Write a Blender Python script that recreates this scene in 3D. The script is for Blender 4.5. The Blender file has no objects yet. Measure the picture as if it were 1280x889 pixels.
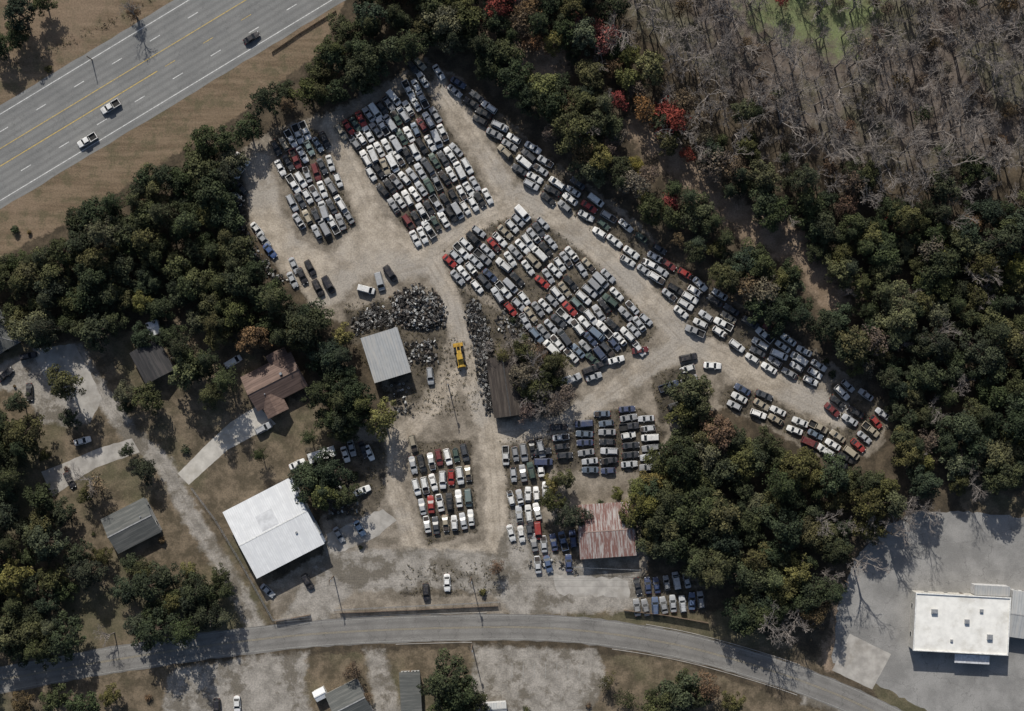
import bpy, math, random
import numpy as np
from mathutils import Vector, Matrix
random.seed(7); rng=np.random.default_rng(7)
S=0.22; H=391.0
scene=bpy.context.scene
def P(px,py,h=0.0):
    k=1-h/H
    return ((px-640)*S*k,(444.5-py)*S*k)
def link(o):
    scene.collection.objects.link(o); return o
# ---------------- materials helpers
class NT:
    def __init__(s,name):
        s.m=bpy.data.materials.new(name); s.m.use_nodes=True; s.t=s.m.node_tree
        s.b=s.t.nodes['Principled BSDF']; s.b.inputs['Roughness'].default_value=0.9
        s.b.inputs['Specular IOR Level'].default_value=0.2
    def n(s,ty,**kw):
        nd=s.t.nodes.new(ty)
        for k,v in kw.items(): setattr(nd,k,v)
        return nd
    def l(s,a,b): s.t.links.new(a,b)
    def setin(s,sock,v):
        if isinstance(v,(int,float)): sock.default_value=v
        elif isinstance(v,tuple): sock.default_value=(*v,1) if len(v)==3 else v
        else: s.l(v,sock)
    def math(s,op,a,b=0.0,clamp=False):
        nd=s.n('ShaderNodeMath',operation=op); nd.use_clamp=clamp
        s.setin(nd.inputs[0],a); s.setin(nd.inputs[1],b); return nd.outputs[0]
    def noise(s,vec,scale,detail=4,rough=0.6):
        nd=s.n('ShaderNodeTexNoise'); nd.inputs['Scale'].default_value=scale
        nd.inputs['Detail'].default_value=detail; nd.inputs['Roughness'].default_value=rough
        s.l(vec,nd.inputs['Vector']); return nd.outputs['Fac']
    def smooth(s,v,a,b,lo=0.0,hi=1.0):
        nd=s.n('ShaderNodeMapRange',interpolation_type='SMOOTHSTEP')
        s.setin(nd.inputs['Value'],v); nd.inputs['From Min'].default_value=a; nd.inputs['From Max'].default_value=b
        nd.inputs['To Min'].default_value=lo; nd.inputs['To Max'].default_value=hi
        return nd.outputs['Result']
    def mix(s,f,a,b,mode='MIX'):
        nd=s.n('ShaderNodeMix',data_type='RGBA',blend_type=mode)
        s.setin(nd.inputs[0],f); s.setin(nd.inputs[6],a); s.setin(nd.inputs[7],b); return nd.outputs[2]
    def attr(s,name,fac=True):
        nd=s.n('ShaderNodeAttribute'); nd.attribute_name=name
        return nd.outputs['Fac'] if fac else nd.outputs['Color']
    def pos(s): return s.n('ShaderNodeNewGeometry').outputs['Position']
    def obj(s): return s.n('ShaderNodeTexCoord').outputs['Object']
    def bump(s,h,st=0.5,d=0.1):
        nd=s.n('ShaderNodeBump'); nd.inputs['Strength'].default_value=st; nd.inputs['Distance'].default_value=d
        s.l(h,nd.inputs['Height']); s.l(nd.outputs[0],s.b.inputs['Normal'])
    def col(s,c): s.setin(s.b.inputs['Base Color'],c)

def mat_simple(name,c,rough=0.7,metal=0.0,var=0.25,scale=1.5,world=False,dirt=None):
    n=NT(name); v=n.pos() if world else n.obj()
    f=n.noise(v,scale,5); 
    d=tuple(x*(1-var) for x in c); u=tuple(min(1,x*(1+var*0.6)) for x in c)
    out=n.mix(n.smooth(f,0.3,0.7),d,u)
    if dirt:
        out=n.mix(n.smooth(n.noise(v,scale*0.35,6,0.7),0.48,0.7,0,0.75),out,dirt)
    n.col(out); n.b.inputs['Roughness'].default_value=rough; n.b.inputs['Metallic'].default_value=metal
    return n.m
# ---------------- mesh builder
class MB:
    def __init__(s): s.v=[]; s.f=[]; s.mi=[]
    def quad(s,pts,m=0):
        b=len(s.v); s.v+= [tuple(p) for p in pts]; s.f.append(tuple(range(b,b+len(pts)))); s.mi.append(m)
    def box(s,c,d,m=0,rot=0.0,taper=1.0):
        cx,cy,cz=c; dx,dy,dz=d[0]/2,d[1]/2,d[2]/2; b=len(s.v)
        for z,t in((-dz,1.0),(dz,taper)):
            for x,y in((-dx,-dy),(dx,-dy),(dx,dy),(-dx,dy)):
                x*=t;y*=t
                s.v.append((cx+x*math.cos(rot)-y*math.sin(rot),cy+x*math.sin(rot)+y*math.cos(rot),cz+z))
        for f in((3,2,1,0),(4,5,6,7),(0,1,5,4),(1,2,6,5),(2,3,7,6),(3,0,4,7)):
            s.f.append(tuple(b+i for i in f)); s.mi.append(m)
    def beam(s,p,q,r0,r1,m=0,n=4):
        p=Vector(p);q=Vector(q); d=q-p
        if d.length<1e-5: return
        d.normalize(); a=d.orthogonal().normalized(); c=d.cross(a); b=len(s.v)
        for o,r in((p,r0),(q,r1)):
            for i in range(n):
                t=2*math.pi*i/n; s.v.append(tuple(o+a*math.cos(t)*r+c*math.sin(t)*r))
        for i in range(n):
            j=(i+1)%n; s.f.append((b+i,b+j,b+n+j,b+n+i)); s.mi.append(m)
        s.f.append(tuple(b+n+i for i in range(n))); s.mi.append(m)
        s.f.append(tuple(b+n-1-i for i in range(n))); s.mi.append(m)
    def mesh(s,name,mats):
        me=bpy.data.meshes.new(name); me.from_pydata(s.v,[],s.f)
        for m in mats: me.materials.append(m)
        me.polygons.foreach_set('material_index',s.mi); me.update(); return me
    def obj(s,name,mats,parent=None,loc=(0,0,0),rot=0):
        o=bpy.data.objects.new(name,s.mesh(name,mats)); o.location=loc; o.rotation_euler=(0,0,rot); link(o)
        if parent: o.parent=parent
        return o
def empty(name,loc,rot=0):
    o=bpy.data.objects.new(name,None); o.location=loc; o.rotation_euler=(0,0,rot); o.empty_display_size=0.5; return link(o)
# ---------------- geometry utils (map coordinates)
def inpoly(poly,x,y):
    x=np.asarray(x,float);y=np.asarray(y,float); r=np.zeros(x.shape,bool); n=len(poly)
    for i in range(n):
        x1,y1=poly[i];x2,y2=poly[(i+1)%n]
        if y1==y2: continue
        c=((y1>y)!=(y2>y))&(x<(x2-x1)*(y-y1)/(y2-y1)+x1); r^=c
    return r
def segdist(x,y,pts,closed):
    d=np.full(np.shape(x),1e9); n=len(pts)
    for i in range(n if closed else n-1):
        x1,y1=pts[i];x2,y2=pts[(i+1)%n]; dx,dy=x2-x1,y2-y1; L=dx*dx+dy*dy+1e-9
        t=np.clip(((x-x1)*dx+(y-y1)*dy)/L,0,1); d=np.minimum(d,np.hypot(x-x1-t*dx,y-y1-t*dy))
    return d
def sdpoly(poly,x,y):
    d=segdist(x,y,poly,True); return np.where(inpoly(poly,x,y),d,-d)
def sdline(pts,w,x,y): return w/2-segdist(x,y,pts,False)
def smoothline(pts,step=8):
    pts=[np.array(p,float) for p in pts]; q=[2*pts[0]-pts[1]]+pts+[2*pts[-1]-pts[-2]]; out=[]
    for i in range(1,len(q)-2):
        a,b,c,d=q[i-1:i+3]; n=max(2,int(np.linalg.norm(c-b)/step))
        for k in range(n):
            t=k/n; out.append(0.5*((2*b)+(c-a)*t+(2*a-5*b+4*c-d)*t*t+(3*b-a-3*c+d)*t**3))
    out.append(pts[-1]); return [tuple(p) for p in out]

# ================= REGIONS (survey coordinates) =================
YARD=[(300,190),(335,165),(410,140),(470,110),(530,75),(570,95),(620,140),(680,195),(740,235),(800,280),(850,340),(900,370),(960,405),(1040,455),(1115,515),(1100,560),(1050,585),(980,545),(905,510),(870,520),(830,560),(820,590),(800,640),(810,700),(800,765),(620,770),(420,778),(345,778),(330,735),(405,690),(400,650),(450,600),(440,560),(450,530),(490,520),(480,470),(440,410),(400,390),(350,340),(310,280)]
SAND=[(305,195),(332,192),(350,255),(372,300),(410,318),(450,285),(410,165),(428,172),(475,290),(520,320),(560,300),(545,345),(450,345),(430,375),(395,385),(350,330),(312,270)]
FIELDS=dict(
A=([(336,160),(402,162),(446,280),(408,308),(374,280),(352,215)],62,22.5,10.6,.9),
B=([(420,155),(480,124),(530,108),(545,135),(612,245),(525,314)],58,22.5,10.0,.96),
Bt=([(512,75),(545,82),(562,108),(535,112),(505,125)],58,22,10,.95),
C=([(548,318),(600,285),(660,262),(700,290),(760,340),(822,412),(800,438),(740,452),(700,448),(650,405),(612,372),(570,350)],48,22.8,10.2,.95),
E=([(556,90),(600,120),(652,170),(704,211),(764,260),(824,310),(884,358),(905,370),(960,406),(1038,458),(1018,488),(950,456),(892,422),(866,420),(832,376),(776,318),(716,268),(656,232),(624,186),(588,138),(560,115)],34,23.2,10.7,.95),
F=([(905,478),(960,494),(1030,538),(1068,568),(1052,584),(980,541),(898,505)],28,24,11,.92),
F2=([(812,468),(862,455),(860,520),(825,530)],-18,25,12.5,.9),
H=([(1040,480),(1077,474),(1116,515),(1098,547),(1055,584),(1022,558),(1036,525)],38,25,12,.82),
I=([(675,540),(760,513),(800,510),(832,540),(820,590),(700,588),(675,575)],-4,25.5,11.6,.95),
J=([(624,548),(682,545),(684,600),(672,690),(640,688),(634,620)],82,23.5,11.2,.93),
K=([(515,553),(588,548),(598,665),(535,682),(514,600)],80,24.5,11,.92),
L=([(790,718),(884,722),(884,768),(795,764)],84,24,11.5,.92),
M=([(284,195),(303,195),(312,285),(300,285)],40,22,11,.7),
N=([(662,655),(720,650),(722,705),(668,706)],84,25,12,.9),
)
LANES=[([(548,108),(580,155),(610,200),(635,245)],24),([(412,160),(440,215),(470,280),(535,325)],26),
([(500,325),(545,312),(600,270),(650,248),(700,272),(760,322),(820,382),(860,425),(930,462),(1030,508),(1050,520)],31),
([(530,315),(560,365),(578,430),(590,480),(610,530),(618,600),(622,680),(650,745)],26),
([(865,420),(800,465),(740,505),(700,535),(620,545)],24),([(570,470),(530,520),(498,548),(492,600),(508,655),(520,690),(610,695)],22),
([(880,440),(830,450),(800,465)],18),([(480,345),(540,330)],20)]
GRAV=[[(405,690),(520,685),(620,690),(640,640),(700,700),(800,715),(800,762),(640,768),(620,745),(560,735),(440,740),(405,775),(350,775)],
[(590,808),(745,812),(760,850),(740,889),(720,960),(600,960),(590,880)],[(215,838),(300,822),(385,815),(380,850),(390,900),(380,960),(200,960),(205,880)],
[(455,812),(480,812),(505,900),(505,960),(480,960)],[(1000,880),(1010,850),(1075,880),(1100,900)],
[(-80,440),(0,455),(40,440),(95,430),(120,480),(110,530),(55,530),(30,490),(-80,480)]]
SIDELANE=[([(95,440),(125,490),(165,545),(205,580),(235,640),(285,715),(325,795)],22),([(310,520),(270,560),(228,598)],10),([(418,690),(400,730),(402,790)],20)]
LAWN=[[(-80,430),(60,430),(240,400),(300,430),(370,500),(440,520),(445,600),(330,600),(345,780),(0,850),(-80,860)],[(-80,860),(300,825),(560,810),(830,822),(1060,900),(1060,960),(-80,960)],[(380,765),(620,755),(900,765),(1040,830),(1010,845),(900,800),(620,775),(380,790)],[(1195,610),(1400,640),(1400,660),(1205,640)],[(1090,850),(1300,880),(1300,960),(1120,960)]]
VERGE=[[(-700,330),(-700,560),(0,322),(90,275),(200,205),(290,150),(400,65),(425,15),(470,-60),(700,-230),(700,-500),(200,-170),(-400,260)],[(-900,600),(-700,100),(0,90),(60,70),(150,30),(250,-40),(600,-400),(900,-500),(600,-250),(0,150),(-500,500)]]
FPATH=[([(585,-40),(602,15),(645,55),(690,85)],40),([(795,160),(850,210),(890,240),(950,295),(1010,325),(1045,385)],32),([(880,245),(1000,300)],26),([(1100,690),(1050,760),(1035,830)],12)]
GREEN=[[(905,-60),(1110,-60),(1100,20),(1060,70),(1010,55),(940,30)],[(960,-60),(1040,-60),(1030,20),(980,10)]]
BARE=[(780,-70),(1400,-70),(1400,185),(1150,212),(1040,200),(930,120),(790,25)]
# ================= GROUND =================
def axis(lo,hi,st,out): 
    a=np.arange(lo,hi+st/2,st); return np.concatenate([-np.array(out[::-1]),a,np.array(out)])
xs=axis(-160,160,0.45,[175,210,280,450,900,1800,3500]); ys=axis(-115,115,0.45,[130,165,240,420,900,1800,3500])
X,Y=np.meshgrid(xs,ys); nx,ny=len(xs),len(ys)
x=X.ravel();y=Y.ravel(); px=x/S+640; py=444.5-y/S
co=np.zeros((nx*ny,3)); co[:,0]=x;co[:,1]=y
me=bpy.data.meshes.new('ground'); me.vertices.add(nx*ny); me.vertices.foreach_set('co',co.ravel())
i=np.arange(nx*ny).reshape(ny,nx); q=np.stack([i[:-1,:-1],i[:-1,1:],i[1:,1:],i[1:,:-1]],-1).reshape(-1,4)
me.loops.add(q.size); me.loops.foreach_set('vertex_index',q.ravel()); me.polygons.add(len(q))
me.polygons.foreach_set('loop_start',np.arange(len(q))*4); me.polygons.foreach_set('loop_total',np.full(len(q),4)); me.update(calc_edges=True)
def setattr_(me,name,vals):
    a=me.attributes.new(name,'FLOAT','POINT'); a.data.foreach_set('value',np.asarray(vals,np.float32))
def enc(d): return np.clip(0.5+d*S/20,0,1)
def un(polys=[],lines=[]):
    d=np.full(px.shape,-1e9)
    for p in polys: d=np.maximum(d,sdpoly(p,px,py))
    for p,w in lines: d=np.maximum(d,sdline(p,w,px,py))
    return enc(d)
setattr_(me,'m_verge',un(VERGE)); setattr_(me,'m_lawn',un(LAWN)); setattr_(me,'m_yard',un([YARD]))
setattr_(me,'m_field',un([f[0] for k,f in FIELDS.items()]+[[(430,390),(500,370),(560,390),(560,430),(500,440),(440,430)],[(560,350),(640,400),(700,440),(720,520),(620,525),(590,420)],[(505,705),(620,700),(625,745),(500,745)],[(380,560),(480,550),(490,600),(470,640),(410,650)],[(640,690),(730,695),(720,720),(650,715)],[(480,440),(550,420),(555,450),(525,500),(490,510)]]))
setattr_(me,'m_lane',un([SAND],LANES)); setattr_(me,'m_rut',un([],LANES+SIDELANE[:1])); setattr_(me,'m_grav',un(GRAV,SIDELANE)); setattr_(me,'m_path',un([],FPATH)); setattr_(me,'m_green',un(GREEN)); setattr_(me,'m_bare',un([BARE]))
n=NT('ground_soil'); v=n.pos()
nL=n.noise(v,0.035,5); nM=n.noise(v,0.25,6,0.65); nF=n.noise(v,2.2,6,0.7); nXF=n.noise(v,7.0,3,0.7)
nE=n.noise(v,0.32,6,0.7)
mpv=n.n('ShaderNodeMapping'); mpv.inputs['Rotation'].default_value=(0,0,math.radians(-31)); mpv.inputs['Scale'].default_value=(0.06,0.6,1); n.l(v,mpv.inputs['Vector']); nS=n.noise(mpv.outputs[0],1.0,6,0.7)
def two(a,b,f,lo=0.35,hi=0.65): return n.mix(n.smooth(f,lo,hi),a,b)
base=n.mix(n.smooth(nM,0.4,0.65),(0.05,0.041,0.029),(0.10,0.079,0.055))
def layer(prev,name,c,amt=0.35,soft=0.02,mx=1.0):
    a=n.attr(name); e=n.math('ADD',a,n.math('MULTIPLY',n.math('SUBTRACT',nE,0.5),amt))
    return n.mix(n.smooth(e,0.5-soft,0.5+soft,0,mx),prev,c)
bc=two((0.08,0.065,0.053),(0.155,0.13,0.112),nM); bc=n.mix(n.smooth(nL,0.48,0.6,0,0.5),bc,(0.115,0.118,0.07))
base=layer(base,'m_bare',bc,0.8,0.15)
base=layer(base,'m_green',two((0.12,0.115,0.07),(0.15,0.18,0.085),nM,0.3,0.6),1.2,0.18,.95)
vc=two((0.125,0.093,0.062),(0.195,0.148,0.102),nS,0.33,0.67); vc=n.mix(n.smooth(nM,0.46,0.64,0,0.75),vc,(0.095,0.086,0.052)); vc=n.mix(n.smooth(nL,0.5,0.62,0,0.5),vc,(0.215,0.16,0.115))
base=layer(base,'m_verge',vc,0.25,0.02)
lw=two((0.08,0.066,0.045),(0.17,0.135,0.095),nM,0.38,0.64); lw=n.mix(n.smooth(nL,0.48,0.62,0,0.5),lw,(0.085,0.088,0.048))
base=layer(base,'m_lawn',lw,0.3,0.02)
base=layer(base,'m_path',two((0.17,0.128,0.09),(0.28,0.215,0.16),nM),0.7,0.08)
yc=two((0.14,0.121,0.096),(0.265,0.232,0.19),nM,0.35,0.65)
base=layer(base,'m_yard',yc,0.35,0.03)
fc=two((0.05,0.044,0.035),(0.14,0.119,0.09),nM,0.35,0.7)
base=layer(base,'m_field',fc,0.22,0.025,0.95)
lc=two((0.25,0.216,0.172),(0.42,0.37,0.305),nM,0.3,0.68); lc=n.mix(n.smooth(nL,0.46,0.6,0,0.7),lc,(0.30,0.28,0.252))
rut=n.math('SINE',n.math('MULTIPLY',n.math('SUBTRACT',n.attr('m_rut'),0.5),20*2*math.pi/1.55))
rutm=n.math('MULTIPLY',n.smooth(rut,0.0,1.0),n.smooth(nE,0.42,0.6,0.1,0.42)); rutm=n.math('MULTIPLY',rutm,n.smooth(n.attr('m_rut'),0.52,0.55))
lc=n.mix(rutm,lc,(0.18,0.155,0.124))
lc=n.mix(n.smooth(n.noise(v,0.09,6,0.7),0.53,0.63,0,0.5),lc,(0.20,0.17,0.132))
base=layer(base,'m_lane',lc,0.28,0.045)
gc=two((0.18,0.167,0.147),(0.325,0.303,0.272),nM,0.3,0.66); gc=n.mix(n.smooth(n.noise(v,0.11,5,0.7),0.48,0.59,0,0.85),gc,(0.12,0.106,0.085)); gc=n.mix(n.math('MULTIPLY',rutm,0.8),gc,(0.14,0.125,0.103))
base=layer(base,'m_grav',gc,0.28,0.045)
base=n.mix(0.75,base,n.mix(n.smooth(nF,0.3,0.7),(0.35,0.35,0.36),(0.68,0.67,0.65)),'OVERLAY')
base=n.mix(n.smooth(nXF,0.6,0.75,0,0.35),base,(0.05,0.042,0.03))
n.col(base); n.bump(nF,0.6,0.12); n.b.inputs['Roughness'].default_value=1
me.materials.append(n.m); link(bpy.data.objects.new('ground',me))
# ================= ROADS =================
def asphalt(name,c0,c1,track=0.0,crack=0.7,cs_=0.16,cw=0.03):
    n=NT(name); v=n.pos(); a=n.noise(v,0.12,5,0.65); f=n.noise(v,3.0,5,0.7)
    c=n.mix(n.smooth(a,0.35,0.65),c0,c1)
    if track:
        u=n.attr('u'); t=n.math('COSINE',n.math('MULTIPLY',u,2*math.pi/1.85))
        c=n.mix(n.math('MULTIPLY',n.smooth(t,-0.6,1),track),c,tuple(x*0.72 for x in c0))
    vo=n.n('ShaderNodeTexVoronoi',feature='DISTANCE_TO_EDGE'); vo.inputs['Scale'].default_value=cs_
    ad=n.n('ShaderNodeVectorMath',operation='ADD'); n.l(v,ad.inputs[0]); nn=n.n('ShaderNodeTexNoise'); nn.inputs['Scale'].default_value=0.5; n.l(v,nn.inputs['Vector'])
    sc=n.n('ShaderNodeVectorMath',operation='SCALE'); sc.inputs['Scale'].default_value=4; n.l(nn.outputs['Color'],sc.inputs[0]); n.l(sc.outputs[0],ad.inputs[1]); n.l(ad.outputs[0],vo.inputs['Vector'])
    c=n.mix(n.smooth(vo.outputs['Distance'],0.0,cw,crack,0),c,tuple(x*0.45 for x in c0))
    c=n.mix(0.45,c,n.mix(n.smooth(f,0.3,0.7),(0.36,0.36,0.36),(0.64,0.64,0.64)),'OVERLAY')
    c=n.mix(n.smooth(n.noise(v,0.4,5,0.7),0.6,0.72,0,0.35),c,tuple(x*0.6 for x in c0))
    n.col(c); n.bump(f,0.3,0.03); return n.m
M_hw=asphalt('highway_asphalt',(0.175,0.176,0.172),(0.21,0.21,0.203),0.4,0.25,.1,.015)
M_rd=asphalt('street_asphalt',(0.165,0.158,0.148),(0.22,0.212,0.198),0.35,0.4,.12,.02)
M_lot=asphalt('parking_lot_asphalt',(0.195,0.191,0.182),(0.28,0.273,0.26),0,0.45,.09,.012)
def ribbon(name,line,o0,o1,z,mat,jit=0.0,mb=None,mi=0):
    pts=[np.array(P(*p)) for p in line]; us=[];V=[]
    for k in range(len(pts)):
        t=pts[min(k+1,len(pts)-1)]-pts[max(k-1,0)]; t=t/np.linalg.norm(t); nn=np.array([-t[1],t[0]])
        a=o0+random.uniform(-jit,jit); b=o1+random.uniform(-jit,jit)
        V.append((*(pts[k]+nn*a),z)); V.append((*(pts[k]+nn*b),z)); us+=[a,b]
    if mb is not None:
        for k in range(len(pts)-1): mb.quad([V[2*k],V[2*k+2],V[2*k+3],V[2*k+1]],mi)
        return
    F=[(2*k,2*k+2,2*k+3,2*k+1) for k in range(len(pts)-1)]
    me=bpy.data.meshes.new(name); me.from_pydata(V,[],F); me.materials.append(mat); setattr_(me,'u',us)
    return link(bpy.data.objects.new(name,me))
hwl=[(-700,198+0.605*700)]+[(k,197.5-0.605*k) for k in range(-300,900,12)]+[(1300,197.5-.605*1300)]
cs=S*math.cos(math.atan(0.605))
def off(y0): return (197.5-y0)*cs
ribbon('highway',hwl,off(262),off(132),0.012,M_hw,0.15)
rl=smoothline([(-700,990),(-300,905),(0,850),(130,827),(270,806),(400,792),(560,785),(700,786),(830,803),(930,828),(1020,858),(1100,893),(1250,970),(1500,1100)],9)
ribbon('street',rl,-3.7,3.7,0.012,M_rd,0.2)
M_wh=mat_simple('white_road_paint',(0.62,0.62,0.60),0.7,0,0.35,2,True,(.35,.35,.34)); M_ye=mat_simple('yellow_road_paint',(0.50,0.36,0.11),0.7,0,0.35,2,True,(.32,.27,.17))
M_yf=mat_simple('faded_yellow_road_paint',(0.31,0.265,0.18),0.8,0,0.3,2,True,(.23,.21,.18)); M_wf=mat_simple('faded_white_road_paint',(0.32,0.315,0.295),0.8,0,0.3,2,True,(.22,.21,.195))
mb=MB()
def stripe(line,o,w,mi,z=0.02): ribbon('',line,o-w/2,o+w/2,z,None,0,mb=mb,mi=mi)
stripe(hwl,off(143),0.2,0); stripe(hwl,off(251),0.2,0); stripe(hwl,off(186),0.2,1)
stripe([p for p in hwl if p[0]<200],off(208),0.24,1)
dl=12.2/(S/math.cos(math.atan(.605)))
for k in range(-20,30):
    x0=k*dl+12; L=3.2*math.cos(math.atan(.605))/S
    for yy in (165,229.5): stripe([(x0,197.5-.605*x0),(x0+L,197.5-.605*(x0+L))],off(yy),0.2,0)
    if x0>200: stripe([(x0,197.5-.605*x0),(x0+L,197.5-.605*(x0+L))],off(208),0.15,1)
mb.obj('road_markings',[M_wh,M_ye])
mb=MB(); stripe(rl,0.14,0.11,0); stripe(rl,-0.14,0.11,0); stripe(rl,3.2,0.11,1); stripe(rl,-3.2,0.11,1); mb.obj('road_markings',[M_yf,M_wf])
M_con=mat_simple('concrete',(0.36,0.34,0.31),0.85,0,0.25,0.35,True,(0.23,0.205,0.17)); M_conl=mat_simple('pale_concrete',(0.46,0.435,0.39),0.85,0,0.2,0.35,True,(0.3,0.27,0.22))
def kerb(line,o,name='kerb',w=0.16,h=0.12):
    mb=MB(); pts=[np.array(P(*p)) for p in line]; A=[]
    for k in range(len(pts)):
        t=pts[min(k+1,len(pts)-1)]-pts[max(k-1,0)]; t/=np.linalg.norm(t); nn=np.array([-t[1],t[0]]); A.append((pts[k]+nn*o,pts[k]+nn*(o+w)))
    for k in range(len(A)-1):
        (a,b),(c,d)=A[k],A[k+1]
        mb.quad([(*a,h),(*c,h),(*d,h),(*b,h)]); mb.quad([(*a,0),(*c,0),(*c,h),(*a,h)]); mb.quad([(*d,0),(*b,0),(*b,h),(*d,h)])
    mb.obj(name,[M_con])
kerb([p for p in rl if 345<p[0]<390],3.95); kerb([p for p in rl if 425<p[0]<610],3.95); kerb([p for p in rl if 800<p[0]<1000],3.95); kerb([p for p in rl if 490<p[0]<590],-4.15); kerb([p for p in rl if 760<p[0]<1010],-4.15)
def slab(name,poly,z,mat,jit=0.3):
    out=[];n=len(poly)
    for i in range(n):
        a=np.array(P(*poly[i]));b=np.array(P(*poly[(i+1)%n])); L=np.linalg.norm(b-a); m=max(1,int(L/1.2)); 
        for k in range(m):
            p=a+(b-a)*k/m+ (rng.uniform(-jit,jit,2) if jit else 0); out.append((p[0],p[1],z))
    mb=MB(); ar=sum(out[i][0]*out[(i+1)%len(out)][1]-out[(i+1)%len(out)][0]*out[i][1] for i in range(len(out)))
    if ar<0: out=out[::-1]
    mb.quad(out)
    return mb.obj(name,[mat])
slab('parking_lot',[(1210,640),(1290,648),(1400,660),(1400,960),(1230,960),(1190,905),(1100,858),(1040,828),(1047,760),(1068,700),(1110,655),(1150,640)],0.008,M_lot,0.35)
slab('concrete_apron',[(1062,792),(1114,818),(1090,862),(1040,838)],0.016,M_con,0.08)
slab('concrete_driveway',[(322,507),(345,530),(285,562),(236,606),(222,592),(262,552),(288,528)],0.012,M_conl,0.06)
slab('concrete_driveway',[(52,590),(125,560),(165,548),(175,565),(120,585),(95,600),(65,622)],0.012,M_con,0.1)
slab('concrete_pad',[(408,668),(478,636),(496,650),(470,672),(425,690),(412,690)],0.012,M_con,0.25)
slab('concrete_driveway',[(40,436),(92,430),(110,458),(128,500),(112,528),(92,500),(55,470)],0.012,M_con,0.2)
slab('concrete_pad',[(690,718),(785,724),(787,748),(700,743)],0.012,M_con,0.45)
mb=MB()
for x_ in range(640,730,14): mb.box((*P(x_,838),.016),(.12,4.2,.008),0)
mb.obj('parking_stall_markings',[M_wf])
# ================= BUILDINGS =================
def stripemat(name,c0,c1,period,axis='X',rust=None,rough=0.6,metal=0.0,rs=0.5,rlo=.45,rhi=.65):
    n=NT(name); v=n.obj(); sp=n.n('ShaderNodeSeparateXYZ'); n.l(v,sp.inputs[0])
    s=n.math('SINE',n.math('MULTIPLY',sp.outputs[axis],2*math.pi/period))
    c=n.mix(n.smooth(s,0.6,0.95),c0,c1)
    c=n.mix(n.smooth(n.noise(v,0.5,5,0.7),0.35,0.7,0,0.35),c,tuple(x*0.6 for x in c0))
    if rust:
        mp=n.n('ShaderNodeMapping'); mp.inputs['Scale'].default_value=(1.6,0.12,1) if axis=='X' else (0.12,1.6,1); n.l(v,mp.inputs['Vector'])
        c=n.mix(n.smooth(n.noise(mp.outputs[0],rs*2,5,0.7),rlo,rhi,0,0.9),c,rust)
    n.col(c); n.b.inputs['Roughness'].default_value=rough; n.b.inputs['Metallic'].default_value=metal
    return n.m
M_glass=mat_simple('window_glass',(0.03,0.035,0.04),0.1); M_trim=mat_simple('white_trim',(0.6,0.6,0.58),0.6); M_door=mat_simple('door_paint',(0.12,0.09,0.07),0.6)
M_steel=mat_simple('galvanised_steel',(0.35,0.36,0.37),0.45,0.4,0.3,3)
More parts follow.
